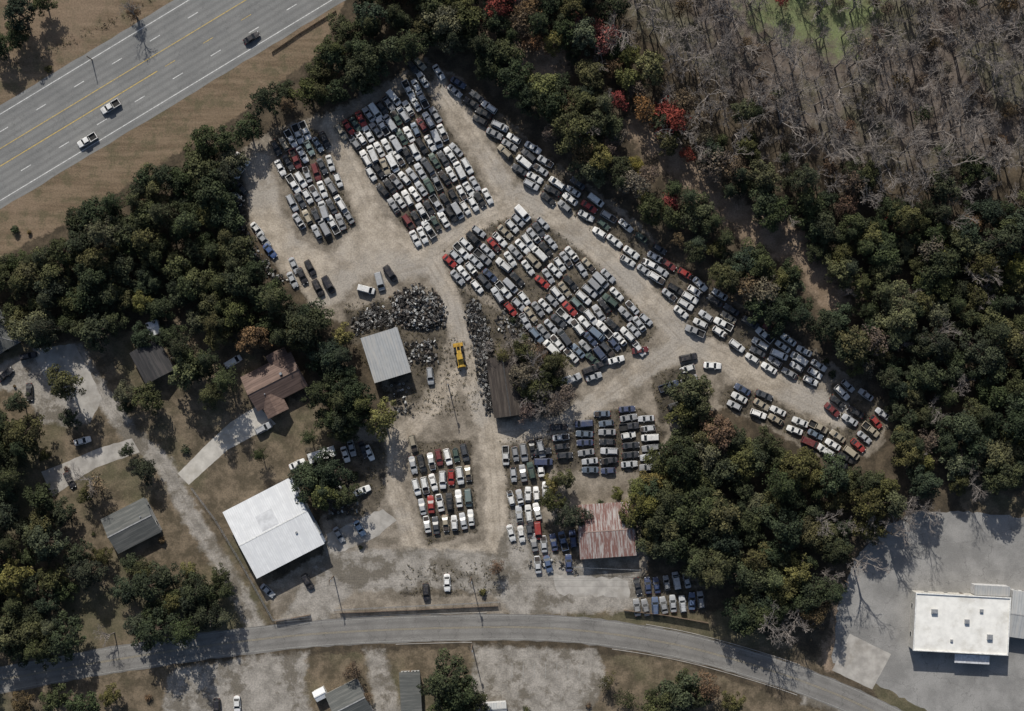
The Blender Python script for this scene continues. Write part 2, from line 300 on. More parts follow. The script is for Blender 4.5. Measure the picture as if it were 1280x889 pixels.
def house(name,cpx,cpy,w,d,ang,h,kind,wallc,roofm,rise=1.8,over=0.4,extras=()):
    """w along local x (ridge axis), d along local y."""
    X0,Y0=P(cpx,cpy,h); e=empty(name,(X0,Y0,0),math.radians(ang))
    wm=mat_simple(name+'_wall',wallc,0.8)
    mb=MB(); mb.box((0,0,h/2),(w,d,h))
    if kind=='gable':
        for sx in(-1,1):
            x=sx*w/2
            mb.quad([(x,-d/2,h),(x,d/2,h),(x,0,h+rise*(d/2)/(d/2+over))][::sx])
    mb.obj('walls',[wm],e)
    mb=MB()
    def opening(side,t,z0,ww,hh,mi):
        if side in'NS':
            y=(d/2)*(1 if side=='N' else -1); o=0.03*(1 if side=='N' else -1); xx=t*w
            mb.box((xx,y+o,z0+hh/2),(ww+.16,.07,hh+.16),2); mb.box((xx,y+o*2,z0+hh/2),(ww,.06,hh),mi)
        else:
            x=(w/2)*(1 if side=='E' else -1); o=0.03*(1 if side=='E' else -1); yy=t*d
            mb.box((x+o,yy,z0+hh/2),(.07,ww+.16,hh+.16),2); mb.box((x+o*2,yy,z0+hh/2),(.06,ww,hh),mi)
    if d>4:
        for s in 'NS':
            for t in (-0.36,-0.15,0.18,0.37): opening(s,t,1.0,1.1 if w>6 else .5,1.2,0)
            opening(s,0.02,0.13,1.0 if w>6 else .6,2.0 if h>2.35 else 1.8,1)
        for s in 'EW':
            for t in(-0.25,0.25): opening(s,t,1.0,1.1 if d>6 else .6,1.2,0)
    else: opening('S',0,0.13,.9,1.9,1); opening('E',0,1.0,.6,.7,0)
    if name in('metal_warehouse','metal_workshop'):
        for t in(-.28,.1): mb.box((w/2+.06,t*d,1.9),(.12,3.6,3.6),2)
    mb.obj('windows_and_doors',[M_glass,M_door,M_trim],e)
    mb=MB(); W=w/2+over; D=d/2+over; T=0.12; z=h+0.01
    if kind=='gable':
        for sy in(-1,1):
            a=[(-W,sy*D,z),(W,sy*D,z),(W,0,z+rise),(-W,0,z+rise)]
            if sy>0: a=[a[1],a[0],a[3],a[2]]
            mb.quad([(p[0],p[1],p[2]+T) for p in a]); mb.quad([(p[0],p[1],p[2]) for p in a[::-1]])
            mb.quad([(-W,sy*D,z),(W,sy*D,z),(W,sy*D,z+T),(-W,sy*D,z+T)][::-sy])
            for sx in(-1,1): mb.quad([(sx*W,sy*D,z),(sx*W,0,z+rise),(sx*W,0,z+rise+T),(sx*W,sy*D,z+T)])
        mb.box((0,0,z+rise+T+0.02),(2*W,0.3,0.06),1)
    elif kind=='hip':
        k=max(0.05,W-D)
        A=[(-W,-D,z),(W,-D,z),(W,D,z),(-W,D,z)]; R=[(-k,0,z+rise),(k,0,z+rise)]
        mb.quad([A[0],A[1],R[1],R[0]]); mb.quad([A[2],A[3],R[0],R[1]]); mb.quad([A[1],A[2],R[1]]); mb.quad([A[3],A[0],R[0]])
        mb.quad([(p[0],p[1],z-.1) for p in A[::-1]])
        for i in range(4):
            a,b=A[i],A[(i+1)%4]; mb.quad([(a[0],a[1],z-.1),(b[0],b[1],z-.1),b,a],1)
        mb.beam(R[0],R[1],.1,.1,1)
        for a,r_ in((A[0],R[0]),(A[3],R[0]),(A[1],R[1]),(A[2],R[1])): mb.beam(a,r_,.07,.07,1)
    elif kind=='flat':
        mb.box((0,0,h+0.08),(w+.1,d+.1,.14))
        for a in((0,d/2,w+.3,.25),(0,-d/2,w+.3,.25)): mb.box((a[0],a[1],h+.25),(a[2],a[3],.46),1)
        for sx in(-1,1): mb.box((sx*w/2,0,h+.245),(.25,d-.26,.45),1)
    elif kind=='shed':
        a=[(-W,-D,z),(W,-D,z),(W,D,z+rise),(-W,D,z+rise)]
        mb.quad([(p[0],p[1],p[2]+T) for p in a]); mb.quad(a[::-1])
        for i in range(4):
            p,q_=a[i],a[(i+1)%4]; mb.quad([p,q_,(q_[0],q_[1],q_[2]+T),(p[0],p[1],p[2]+T)])
    mb.obj('roof',[roofm[0],roofm[1]],e)
    if extras:
        mb=MB()
        for (tx,ty,sx,sy,sz) in extras:
            zz=h+(rise*(1-abs(ty)*2) if kind in('gable','hip') else (0.1))
            mb.box((tx*w,ty*d,zz+sz/2-0.1),(sx,sy,sz),0); mb.box((tx*w,ty*d,zz+sz-0.05),(sx*.8,sy*.8,.12),1)
        mb.obj('roof_fixtures',[M_steel,M_steel],e)
    return e
RW=stripemat('white_metal_roof',(0.72,0.73,0.73),(0.60,0.61,0.62),0.6,'X',(0.60,0.61,0.62),0.5,rs=.3)
RG=stripemat('grey_metal_roof',(0.36,0.37,0.37),(0.26,0.27,0.28),0.7,'X',(0.40,0.39,0.37),0.6)
RB=stripemat('brown_metal_roof',(0.145,0.10,0.083),(0.085,0.058,0.048),0.6,'Y',(0.20,0.14,0.115),0.7)
RR=stripemat('rusty_corrugated_roof',(0.40,0.37,0.35),(0.30,0.26,0.24),1.3,'X',(0.18,0.085,0.07),0.8,rs=.7,rlo=.42,rhi=.54)
RS=stripemat('grey_shingle_roof',(0.105,0.11,0.105),(0.07,0.073,0.07),0.35,'Y',(0.15,0.15,0.14),0.95)
RD=stripemat('dark_shingle_roof',(0.05,0.05,0.052),(0.035,0.035,0.036),0.35,'Y',(0.075,0.07,0.07),0.95)
RO=stripemat('old_shingle_roof',(0.055,0.046,0.041),(0.033,0.029,0.026),0.4,'Y',(0.095,0.08,0.068),0.95)
RM=mat_simple('white_membrane_roof',(0.72,0.71,0.67),0.7,0,0.1,0.5,False,(0.50,0.48,0.43))
RIDG=mat_simple('ridge_cap',(0.3,0.3,0.3),0.6); RIDW=mat_simple('parapet_cap',(0.66,0.66,0.64),0.6); RIDB=mat_simple('brown_ridge_cap',(0.2,0.14,0.11),0.6); RIDD=mat_simple('dark_ridge',(0.06,0.06,0.06),0.9)
wh=house('metal_warehouse',342,660,20.2,19.8,27.3,5.2,'gable',(0.45,0.5,0.58),(RW,RIDW),0.7,0.25,[(.25,-.2,.6,.6,.5)])
mb=MB(); mb.quad([(-3,.5,5.2+.14+.012+.7*(1-.5/10.15)),(2,.5,5.352+.7*(1-.5/10.15)),(2,5,5.352+.7*(1-5/10.15)),(-3,5,5.352+.7*(1-5/10.15))]); mb.obj('roof_patch',[mat_simple('grey_roof_coating',(.56,.57,.58),.6,0,.15,.8)],wh)
house('metal_workshop',482.5,444,9.8,12.2,17,4.2,'shed',(0.35,0.35,0.34),(RG,RIDG),0.7,0.3)
hb=house('brown_roof_house',343,477,14.5,9.5,27,3.0,'gable',(0.35,0.25,0.2),(RB,RIDB),2.4,.5,[(.2,.1,.7,.7,1.2),(-.25,-.2,.3,.3,.5)])
mb=MB()
def wing(mb,x0,y0,w,d,h,rise):
    mb.box((x0,y0,h/2),(w,d,h),1)
    W=w/2+.4; y1=y0-d/2-.4; y2=y0+d/2+.4; z=h+.03
    mb.quad([(x0-W,y2,z),(x0-W,y1,z),(x0,y1,z+rise),(x0,y2,z+rise)]); mb.quad([(x0+W,y1,z),(x0+W,y2,z),(x0,y2,z+rise),(x0,y1,z+rise)]); mb.quad([(x0-W,y1,z),(x0+W,y1,z),(x0,y1,z+rise)],1)
wing(mb,-3,-5.5,5.5,5,2.9,1.9); wing(mb,3.8,4.8,5,4,2.9,1.8)
RB2=stripemat('brown_metal_roof_wing',(0.15,0.103,0.085),(0.09,0.063,0.052),0.6,'Y',(0.20,0.14,0.115),0.7)
mb.obj('wings',[RB2,mat_simple('brown_wall',(0.35,0.25,0.2))],hb)
house('grey_roof_house',164,657,12.5,9.8,27,2.9,'gable',(0.4,0.4,0.38),(RS,RIDG),1.7,.4,[(.3,.1,.4,.4,.6)])
house('dark_roof_house',190,452,9.0,8.0,118,2.9,'gable',(0.4,0.38,0.35),(RD,RIDD),1.8,.4)
house('rusty_roof_shed',758,663,14.8,14.2,4,3.6,'gable',(0.3,0.25,0.22),(RR,mat_simple('rust_ridge',(0.3,0.22,0.19),0.8)),0.9,.3)
house('abandoned_house',633,483,15.5,8.2,98,3.0,'gable',(0.2,0.17,0.14),(RO,RIDD),1.6,.4)
house('flat_roof_store',1202,780,25.6,15.5,-3,4.5,'flat',(0.5,0.48,0.44),(RM,RIDW),0,0,[(-.3,.2,1.6,1.2,.9),(.05,.05,1.2,1.2,.8),(.3,-.2,1.4,1.4,.9),(-.1,-.3,.7,.7,.5),(.2,.25,.9,.9,.6)])
house('store_annex',1286,770,10.2,12.5,-8,3.6,'gable',(0.5,0.5,0.5),(RG,RIDG),0.6,.1)
house('store_storage_wing',1240,738.5,9.5,2.6,-3,3.4,'shed',(0.5,0.5,0.5),(RG,RIDG),0.25,.08)
house('small_bungalow',437,880,9,10,27,2.9,'gable',(0.5,0.48,0.45),(RS,RIDG),1.8,.4)
house('storage_shed',400,868,3,2.6,27,2.4,'gable',(0.6,0.6,0.58),(RW,RIDW),.6,.2)
house('mobile_home',514,880,5,17,3,2.8,'shed',(0.3,0.3,0.3),(RS,RIDG),.3,.35)
house('street_corner_house',-12,415,12,10,120,3.0,'hip',(0.45,0.42,0.4),(RS,RIDG),1.8,.4)
house('storage_shed',192,410,3.0,3.6,20,2.4,'gable',(0.6,0.6,0.58),(RW,RIDW),.5,.15)
house('storage_shed',620,886,5.5,3.0,4,2.4,'gable',(0.5,0.5,0.5),(RG,RIDG),.5,.15)
mb=MB()
M_aw=mat_simple('awning_metal',(0.55,0.56,0.58),0.5)
X0,Y0=P(1215,824,3)
mb.box((0,0,3),(9.5,2.4,.15)); [mb.beam((x_,-1,0),(x_,-1,2.9),.06,.06) for x_ in(-4.4,0,4.4)]
mb.obj('entrance_canopy',[M_aw],None,(X0,Y0,0),math.radians(-3))
# ================= VEHICLES =================
n=NT('car_paint'); oi=n.n('ShaderNodeObjectInfo'); v=n.obj()
ad=n.n('ShaderNodeVectorMath',operation='ADD'); n.l(v,ad.inputs[0]); n.l(oi.outputs['Location'],ad.inputs[1])
f=n.noise(ad.outputs[0],1.3,5,0.7)
c=n.mix(n.smooth(f,0.42,0.75,0,0.45),oi.outputs['Color'],(0.17,0.15,0.125)); n.col(c); n.b.inputs['Roughness'].default_value=0.42; n.b.inputs['Specular IOR Level'].default_value=0.45; M_paint=n.m
M_cg=mat_simple('car_glass',(0.018,0.022,0.026),0.15); M_tyre=mat_simple('tyre_rubber',(0.02,0.02,0.02),0.9); M_rim=mat_simple('wheel_rim',(0.35,0.35,0.36),0.35,0.7)
M_dk=mat_simple('dark_plastic',(0.03,0.03,0.03),0.8); M_eng=mat_simple('engine_parts',(0.07,0.06,0.055),0.7,0.2,0.6,5); M_lh=mat_simple('headlight_lens',(0.6,0.6,0.6),0.2); M_lt=mat_simple('tail_light_lens',(0.3,0.02,0.02),0.25)
CM=[M_paint,M_cg,M_tyre,M_rim,M_dk,M_eng,M_lh,M_lt]
def car_mesh(kind,variant,name):
    mb=MB()
    spec=dict(
     sedan=(4.75,.90,[(-2.37,.70,.62),(-2.25,.88,.90),(-1.75,.97,1.0),(-.9,1,.99),(.9,1,.97),(1.7,.96,.90),(2.15,.88,.78),(2.37,.66,.58)],(-1.72,1.05,-1.0,.30,1.42)),
     hatch=(4.2,.87,[(-2.1,.74,.65),(-2.02,.9,.95),(-1.6,.97,1.0),(-.8,1,1.0),(.8,1,.97),(1.5,.95,.90),(1.95,.86,.76),(2.1,.66,.58)],(-2.0,.95,-1.5,.25,1.45)),
     suv=(4.8,.94,[(-2.4,.78,.7),(-2.34,.93,1.05),(-1.8,.98,1.1),(-.8,1,1.1),(.9,1,1.08),(1.75,.96,1.02),(2.25,.88,.9),(2.4,.7,.65)],(-2.28,1.05,-2.05,.45,1.75)),
     van=(5.1,.98,[(-2.55,.8,.7),(-2.5,.94,1.1),(-1.8,.98,1.15),(-.8,1,1.15),(1.2,1,1.12),(1.9,.95,1.02),(2.4,.88,.88),(2.55,.7,.65)],(-2.45,1.75,-2.35,1.0,1.95)),
     pickup=(5.6,.97,[(-2.8,.8,.62),(-2.74,.95,.66),(-1.8,.98,.66),(-.75,1,.66),(-.6,1,1.1),(.9,1,1.08),(2.0,.97,1.02),(2.62,.9,.9),(2.8,.72,.65)],(-.65,1.45,-.5,.85,1.78)))[kind]
    L,hw,st,(gr,gf,rr,rf,zr)=spec
    rings=[]
    for x,wf,zt in st:
        w=hw*wf; zb=.26
        rings.append([(x,-w*.95,zb),(x,-w,.5 if zt>.55 else zt*.8),(x,-w*.97,zt-.09),(x,-w*.84,zt),(x,0,zt+.03),(x,w*.84,zt),(x,w*.97,zt-.09),(x,w,.5 if zt>.55 else zt*.8),(x,w*.95,zb)])
    for a,b in zip(rings,rings[1:]):
        for i in range(8):
            m=0
            if variant=='nohood' and i in(3,4) and a[0][0]>=.85 and b[0][0]<2.3: m=5
            if variant=='notrunk' and i in(3,4) and b[0][0]<=-1.6 and a[0][0]>-2.35: m=4
            mb.quad([a[i],a[i+1],b[i+1],b[i]][::-1],m)
        mb.quad([a[8],a[0],b[0],b[8]],4)
    mb.quad(rings[0][::-1],0); mb.quad(rings[-1],0)
    def zt_at(x): return float(np.interp(x,[s[0] for s in st],[s[2] for s in st]))
    bw=hw*.90; rw=hw*(.72 if kind!='van' else .82); zf=zt_at(gf)-.01; zb_=zt_at(max(gr,-1.9 if kind!='pickup' else gr))-.03
    if kind=='pickup': zb_=1.05
    B=[(gr,-bw,zb_),(gf,-bw*.96,zf),(gf,bw*.96,zf),(gr,bw,zb_)]
    z1=zr-.07; R=[(rr,-rw,z1),(rf,-rw,z1),(rf,rw,z1),(rr,rw,z1)]
    s=.88; cx=(rr+rf)/2; T=[(cx+(p[0]-cx)*.94,p[1]*s,zr) for p in R]
    for i in range(4):
        j=(i+1)%4; g=1
        if kind=='van' and i in(0,2): g=0
        mb.quad([B[i],B[j],R[j],R[i]],g); mb.quad([R[i],R[j],T[j],T[i]],0)
    mb.quad(T,0)
    if kind=='van':
        for sy in(-1,1):
            for x0,x1 in((-2.1,-.9),(-.75,.3),(.42,1.15)):
                zz0,zz1=1.25,1.75; yy=lambda z:sy*(bw+(rw-bw)*(z-zb_)/(z1-zb_)+.012)
                q_=[(x0,yy(zz0),zz0),(x1,yy(zz0),zz0),(x1-.1,yy(zz1),zz1),(x0,yy(zz1),zz1)]; mb.quad(q_ if sy<0 else q_[::-1],1)
    for i in range(4): mb.beam(B[i],R[i],.045,.04,0)
    if kind in('sedan','hatch','suv','pickup'):
        for sy in(-1,1):
            for xm in ((-.2,) if kind!='suv' else(-.2,-1.2)):
                mb.beam((xm,sy*bw,zf),(xm-.05,sy*rw,z1),.045,.04,0)
    if kind=='pickup':
        for sy in(-1,1): mb.box((-1.72,sy*hw*.93,.88),(2.1,.12,.46),0)
        mb.box((-2.72,0,.88),(.1,hw*1.74,.46),0); mb.box((-1.7,0,.70),(1.9,hw*1.7,.04),4)
        for sy in(-1,1): mb.box((-2.05,sy*hw*.72,.80),(.8,.28,.22),4)
    if kind=='suv':
        for sy in(-1,1): mb.beam((-1.8,sy*rw*.85,zr+.05),(.1,sy*rw*.85,zr+.05),.03,.03,4)
    wx=L*.5-.92 if kind!='pickup' else 1.85; wr=.33 if kind in('sedan','hatch') else .38
    for sx in(-1,1):
        for sy in(-1,1):
            if variant=='nowheel' and (sx+sy)==0: continue
            mb.beam((sx*wx,sy*(hw-.2),wr),(sx*wx,sy*(hw+.015),wr),wr,wr,2,12); mb.beam((sx*wx,sy*(hw+.01),wr),(sx*wx,sy*(hw+.03),wr),wr*.6,wr*.55,3,8)
    for sy in(-1,1):
        mb.box((L/2-.12,sy*hw*.62,.66),(.16,.32,.14),6); mb.box((-L/2+.07,sy*hw*.68,.75),(.14,.25,.16),7)
        mb.box((gf-.35,sy*(hw+.07),zf+.05),(.16,.16,.12),0)
    mb.box((L/2-.02,0,.42),(.14,hw*1.4,.18),4); mb.box((-L/2+.02,0,.42),(.14,hw*1.5,.18),4)
    if variant=='nohood':
        mb.box((1.6,0,.92),(.6,.7,.16),5); mb.box((1.95,.45,.88),(.25,.3,.14),4)
    if variant=='open':
        zz=zt_at(1.1); mb.quad([(1.0,-hw*.82,zz+.05),(1.45,-hw*.8,zz+.95),(1.45,hw*.8,zz+.95),(1.0,hw*.82,zz+.05)],0); mb.box((1.6,0,.93),(1.0,1.3,.12),5)
    return mb.mesh(name,CM)
CARS={}
for k,nm in(('sedan','parked_sedan'),('hatch','parked_hatchback'),('suv','parked_suv'),('van','parked_van'),('pickup','pickup_truck')):
    for vv in('plain','nohood','notrunk','open','nowheel'):
        CARS[k,vv]=(car_mesh(k,vv,nm),nm)
PAL=[((.62,.62,.60),36),((.72,.71,.68),10),((.38,.39,.40),19),((.25,.255,.26),8),((.02,.022,.025),11),((.055,.06,.068),7),((.30,.035,.03),6),((.14,.03,.03),3),((.05,.07,.12),3),((.13,.17,.22),1.5),((.32,.28,.21),5),((.05,.08,.065),1.8),((.16,.21,.2),1.2),((.42,.33,.1),.15)]
PALD=[((.04,.06,.13),5),((.09,.13,.22),4),((.03,.033,.04),5),((.24,.245,.25),4),((.4,.41,.42),3),((.58,.58,.56),1.5)]
PALI=[((.05,.065,.12),2.5),((.1,.13,.17),2),((.03,.033,.04),4),((.24,.245,.25),3),((.4,.41,.42),4),((.62,.62,.60),7),((.28,.04,.035),1.2)]
def rcol(p=PAL): return random.choices([q[0] for q in p],[q[1] for q in p])[0]
nc=0
def car(px,py,ang,kind=None,color=None,variant=None,flip=None):
    global nc
    if kind is None: kind=random.choices(['sedan','hatch','suv','van','pickup'],[52,18,15,8,7])[0]
    if variant is None: variant=random.choices(['plain','nohood','notrunk','open','nowheel'],[64,14,6,6,10])[0]
    me,nm=CARS[kind,variant]; o=bpy.data.objects.new(nm,me); X0,Y0=P(px,py)
    o.location=(X0,Y0,0.0); r=math.radians(-ang)
    if flip is None: flip=random.random()<.5
    o.rotation_euler=(0,0,r+(math.pi if flip else 0)); c=color or rcol(); j=random.uniform(.85,1.1)
    o.color=(*[min(.85,t*j) for t in c],1); s=random.uniform(.95,1.04); o.scale=(s,s*random.uniform(.97,1.02),s*random.uniform(.95,1.05)); link(o); nc+=1
for key,(poly,ang,pl,pw,prob) in FIELDS.items():
    pal=PALD if key in('L','N') else PALI if key=='I' else PAL
    a=math.radians(ang); ux=(math.cos(a),math.sin(a)); vx=(-math.sin(a),math.cos(a)); cx=sum(p[0] for p in poly)/len(poly); cy=sum(p[1] for p in poly)/len(poly)
    R=400; i=0; t=-R
    while t<R:
        t+=pl+(3 if i%2 else 0); i+=1; s0=random.uniform(0,pw); s=-R; bend=random.uniform(-3.5,3.5); rp=random.uniform(-1.5,1.5); rowflip=random.random()<.5
        while s<R:
            s+=pw*random.uniform(.92,1.13)
            tt=t+rp+random.uniform(-1.8,1.8)+3*math.sin(s*.03+i*.5); qx=cx+ux[0]*tt+vx[0]*(s+s0); qy=cy+ux[1]*tt+vx[1]*(s+s0)
            if not inpoly(poly,qx,qy): continue
            if random.random()>prob: continue
            car(qx,qy,ang+bend+random.gauss(0,4.2),color=rcol(pal),flip=rowflip if random.random()<.8 else None)
W_=(.72,.72,.70);K_=(.02,.02,.025);G_=(.34,.35,.36);Bl=(.04,.08,.2);Rd=(.3,.02,.02)
for a in [(139,134,-31,'pickup',W_,1),(110,176,-31,'pickup',W_,1),(315,48,-31,'sedan',K_,0),(335,738,42,'sedan',G_,0),(385,727,60,'suv',K_,0),(450,660,60,'sedan',(.25,.33,.42),0),(424,668,60,'sedan',G_,0),(453,613,-22,'sedan',W_,0),(330,535,-28,'suv',G_,0),
 (533,740,86,'suv',K_,0),(559,728,88,'sedan',W_,0),(38,490,88,'sedan',K_,0),(8,468,-40,'sedan',K_,0),(104,551,-15,'sedan',W_,0),(88,600,60,'sedan',K_,0),(36,445,-12,'suv',K_,0),
 (297,880,88,'sedan',W_,0),(272,884,88,'suv',K_,0),(538,470,84,'suv',G_,0),(498,440,70,'sedan',K_,0),(372,580,-24,'sedan',W_,0),(890,457,4,'sedan',W_,0),
 (458,362,15,'van',W_,0),(475,352,75,'van',G_,0),(488,342,55,'van',K_,0),(368,332,65,'sedan',G_,0),(388,335,62,'suv',K_,0),(378,345,64,'sedan',K_,0),(398,360,62,'suv',K_,0),(411,356,60,'van',K_,0),(366,350,64,'sedan',G_,0),
 (322,287,50,'sedan',W_,0),(330,300,50,'sedan',G_,0),(338,314,50,'sedan',Bl,0),(705,476,-25,'sedan',W_,0),(716,474,-28,'suv',G_,0),(738,462,-20,'suv',K_,0),(752,455,-22,'sedan',K_,0),(742,471,-18,'sedan',G_,0),(800,438,-8,'sedan',(.12,.02,.025),0),(770,450,-15,'sedan',W_,0),
 (860,447,-12,'suv',K_,0),(440,560,75,'sedan',G_,0),(455,562,70,'sedan',K_,0),(432,568,72,'sedan',W_,0),(462,566,66,'sedan',W_,0),(292,452,-30,'van',W_,0)]:
    car(a[0],a[1],a[2],a[3],a[4],'plain',bool(a[5]))
# camper trailer
mb=MB(); prof=[(-3.3,.6),(-3.4,1.2),(-3.2,2.2),(-2.7,2.6),(2.6,2.6),(3.1,2.2),(3.3,1.2),(3.1,.6)]
for a,b in zip(prof,prof[1:]): mb.quad([(a[0],-1.15,a[1]),(a[0],1.15,a[1]),(b[0],1.15,b[1]),(b[0],-1.15,b[1])])
for sy in(-1,1): mb.quad([(p[0],sy*1.15,p[1]) for p in prof][::sy]); mb.box((.5,sy*1.16,1.7),(1.4,.03,.7),1); [mb.beam((x_,sy*.95,.36),(x_,sy*1.15,.36),.36,.36,1,12) for x_ in(-.4,.5)]
mb.box((0,0,.58),(6.2,2.2,.1),1); mb.beam((3.1,0,.5),(4.3,0,.5),.06,.05,1); mb.box((-.8,0,2.68),(.7,.7,.2),0); mb.box((1.4,0,2.65),(.5,.5,.12),0)
X0,Y0=P(403,568); mb.obj('camper_trailer',[mat_simple('trailer_skin',(.70,.70,.68),.5,0,.1),M_dk],None,(X0,Y0,0),math.radians(18)).scale=(1.15,1.2,1)
# wheel loader
e=empty('wheel_loader',(*P(575,446),0),math.radians(100)); MY=mat_simple('loader_yellow',(.46,.29,.05),.5,0,.25,1.5,False,(.12,.08,.04))
mb=MB(); mb.box((-1.6,0,1.5),(2.6,1.7,1.1),taper=.92); mb.box((-1.2,0,.85),(3,1.2,.4)); mb.box((1.0,0,1.0),(1.6,1.1,.7)); mb.box((-2.75,0,1.1),(.5,2.1,.7)); mb.beam((-1.7,.5,2),(-1.7,.5,2.7),.08,.08,0,8); mb.obj('body',[MY],e)
mb=MB(); mb.box((.05,0,2.45),(1.3,1.35,1.3),1,taper=.9); mb.box((.05,0,3.15),(1.5,1.5,.12),0); mb.obj('cab',[MY,M_cg],e)
mb=MB()
for x_ in(-1.5,1.5):
    for sy in(-1,1): mb.beam((x_,sy*.75,.8),(x_,sy*1.3,.8),.8,.8,0,16); mb.beam((x_,sy*1.3,.8),(x_,sy*1.33,.8),.4,.36,1,12)
mb.obj('wheels',[M_tyre,MY],e)
mb=MB()
for sy in(-1,1): mb.beam((.9,sy*.5,1.5),(2.6,sy*.5,1.0),.14,.12); mb.beam((2.6,sy*.5,1.0),(3.2,sy*.5,.5),.12,.1)
mb.box((3.3,0,.15),(1.1,2.7,.08)); mb.box((2.85,0,.55),(.08,2.7,.8)); [mb.box((3.3,sy*1.33,.45),(1.0,.06,.55)) for sy in(-1,1)]; mb.obj('arms_and_bucket',[MY],e)
# ================= SCRAP =================
n=NT('scrap_metal'); a=n.attr('tint'); rp=n.n('ShaderNodeValToRGB'); el=rp.color_ramp.elements
el[0].position=0;el[0].color=(.02,.02,.02,1);el[1].position=1;el[1].color=(.50,.50,.48,1)
for p_,c_ in((.4,(.045,.04,.036,1)),(.58,(.11,.088,.072,1)),(.78,(.20,.20,.195,1))): q_=el.new(p_); q_.color=c_
n.l(a,rp.inputs[0]); n.col(rp.outputs[0]); n.b.inputs['Roughness'].default_value=.6; M_sc=n.m
def heap(name,poly,count,hmax,tyre=0.4,br=1.0):
    xs_=[p[0] for p in poly];ys_=[p[1] for p in poly]; mb=MB(); tint=[];k=0
    while k<count:
        qx=random.uniform(min(xs_),max(xs_));qy=random.uniform(min(ys_),max(ys_)); d=float(sdpoly(poly,np.array(qx),np.array(qy)))
        if d<0: continue
        if d<5 and random.random()<.7: continue
        k+=1; X0,Y0=P(qx,qy); z=random.uniform(0,min(hmax,d*S*.6+.3)); b0=len(mb.v)
        if random.random()<tyre:
            ax=Vector((random.gauss(0,.4),random.gauss(0,.4),1)).normalized()*.11; c_=Vector((X0,Y0,z+.12)); t_=random.uniform(.0,.3) if random.random()<.65 else random.uniform(.7,.85)
            u_=ax.orthogonal().normalized(); w_=ax.normalized().cross(u_); nn=9
            for sgn,ro in((-1,.22),(-1,.34),(1,.34),(1,.2)):
                for i in range(nn): th=2*math.pi*i/nn; mb.v.append(tuple(c_+ax*sgn+(u_*math.cos(th)+w_*math.sin(th))*ro))
            for r_ in range(4):
                for i in range(nn): mb.f.append((b0+r_*nn+i,b0+r_*nn+(i+1)%nn,b0+((r_+1)%4)*nn+(i+1)%nn,b0+((r_+1)%4)*nn+i)); mb.mi.append(0)
        else:
            t_=min(1,random.random()**(1/br)); mb.box((0,0,0),(random.uniform(.2,1.1),random.uniform(.15,.7),random.uniform(.04,.35)),taper=random.uniform(.6,1))
            M=Matrix.Rotation(random.uniform(0,6.3),3,'Z')@Matrix.Rotation(random.gauss(0,.5),3,'X')
            for i in range(b0,len(mb.v)): p=M@Vector(mb.v[i]); mb.v[i]=(p.x+X0,p.y+Y0,p.z+z+.15)
        tint+= [t_]*(len(mb.v)-b0)
    o=mb.obj(name,[M_sc]); setattr_(o.data,'tint',tint)
heap('scrap_heap',[(490,366),(520,353),(545,362),(560,385),(556,410),(530,414),(505,410),(486,392)],1150,1.6,.3,1.0)
heap('scrap_heap',[(436,400),(470,376),(500,400),(492,414),(470,410),(445,420)],420,.8,.5,.5)
heap('wheel_pile',[(583,372),(598,375),(612,410),(622,455),(625,515),(608,520),(598,480),(590,430),(580,400)],1000,.6,.8,.8)
heap('scrap_heap',[(282,190),(302,195),(308,285),(330,320),(360,350),(345,360),(312,320),(290,270)],340,1,.2,.6)
heap('scrap_heap',[(500,425),(545,420),(548,455),(505,460)],180,.5,.4,.6)
heap('scrap_heap',[(395,610),(440,590),(450,640),(410,650)],120,.6,.4,.8)
heap('scrap_heap',[(635,375),(700,430),(690,450),(640,430),(610,400)],240,.5,.4,.7)
heap('yard_debris',[(485,480),(510,470),(520,520),(490,525)],70,.5,.3,.8)
heap('yard_debris',[(655,700),(720,700),(725,718),(660,712)],50,.4,.4,.8)
heap('yard_debris',[(210,430),(235,430),(225,480),(205,470)],60,.5,.3,1.2)
# ================= TREES =================
def leafmat():
    n=NT('foliage'); oi=n.n('ShaderNodeObjectInfo'); a=n.attr('tint')
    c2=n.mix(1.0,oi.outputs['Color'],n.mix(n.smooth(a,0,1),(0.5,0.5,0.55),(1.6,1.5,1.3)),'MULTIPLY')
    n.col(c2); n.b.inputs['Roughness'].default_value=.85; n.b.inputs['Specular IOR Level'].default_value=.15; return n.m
M_leaf=leafmat(); M_bark=mat_simple('bark',(.11,.085,.065),.95,0,.3,3); M_barkg=mat_simple('pale_bark',(.24,.214,.195),.95,0,.3,3)
def finish_tree(name,mb,lc,ln,ls,lt,bark=None):
    nv=len(mb.v); V=list(mb.v);F=list(mb.f);mi=[0]*len(F); tint=[0.5]*nv
    if len(lc):
        lc=np.array(lc);ln=np.array(ln);ls=np.array(ls); ln/=np.linalg.norm(ln,axis=1)[:,None]
        r=rng.normal(size=lc.shape); u=np.cross(ln,r); u/=np.linalg.norm(u,axis=1)[:,None]; w=np.cross(ln,u)
        asp=rng.uniform(.55,1,len(lc))[:,None]; s=ls[:,None]
        q=np.stack([lc-u*s,lc-w*s*asp*rng.uniform(.6,1,(len(lc),1))-ln*s*.15,lc+u*s*rng.uniform(.7,1,(len(lc),1)),lc+w*s*asp],1).reshape(-1,3)
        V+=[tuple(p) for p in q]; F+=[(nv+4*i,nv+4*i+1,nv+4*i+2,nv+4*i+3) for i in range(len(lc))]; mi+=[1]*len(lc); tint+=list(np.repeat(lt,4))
    me=bpy.data.meshes.new(name); me.from_pydata(V,[],F); me.materials.append(bark or M_bark); me.materials.append(M_leaf); me.polygons.foreach_set('material_index',mi); setattr_(me,'tint',tint); me.update(); return me
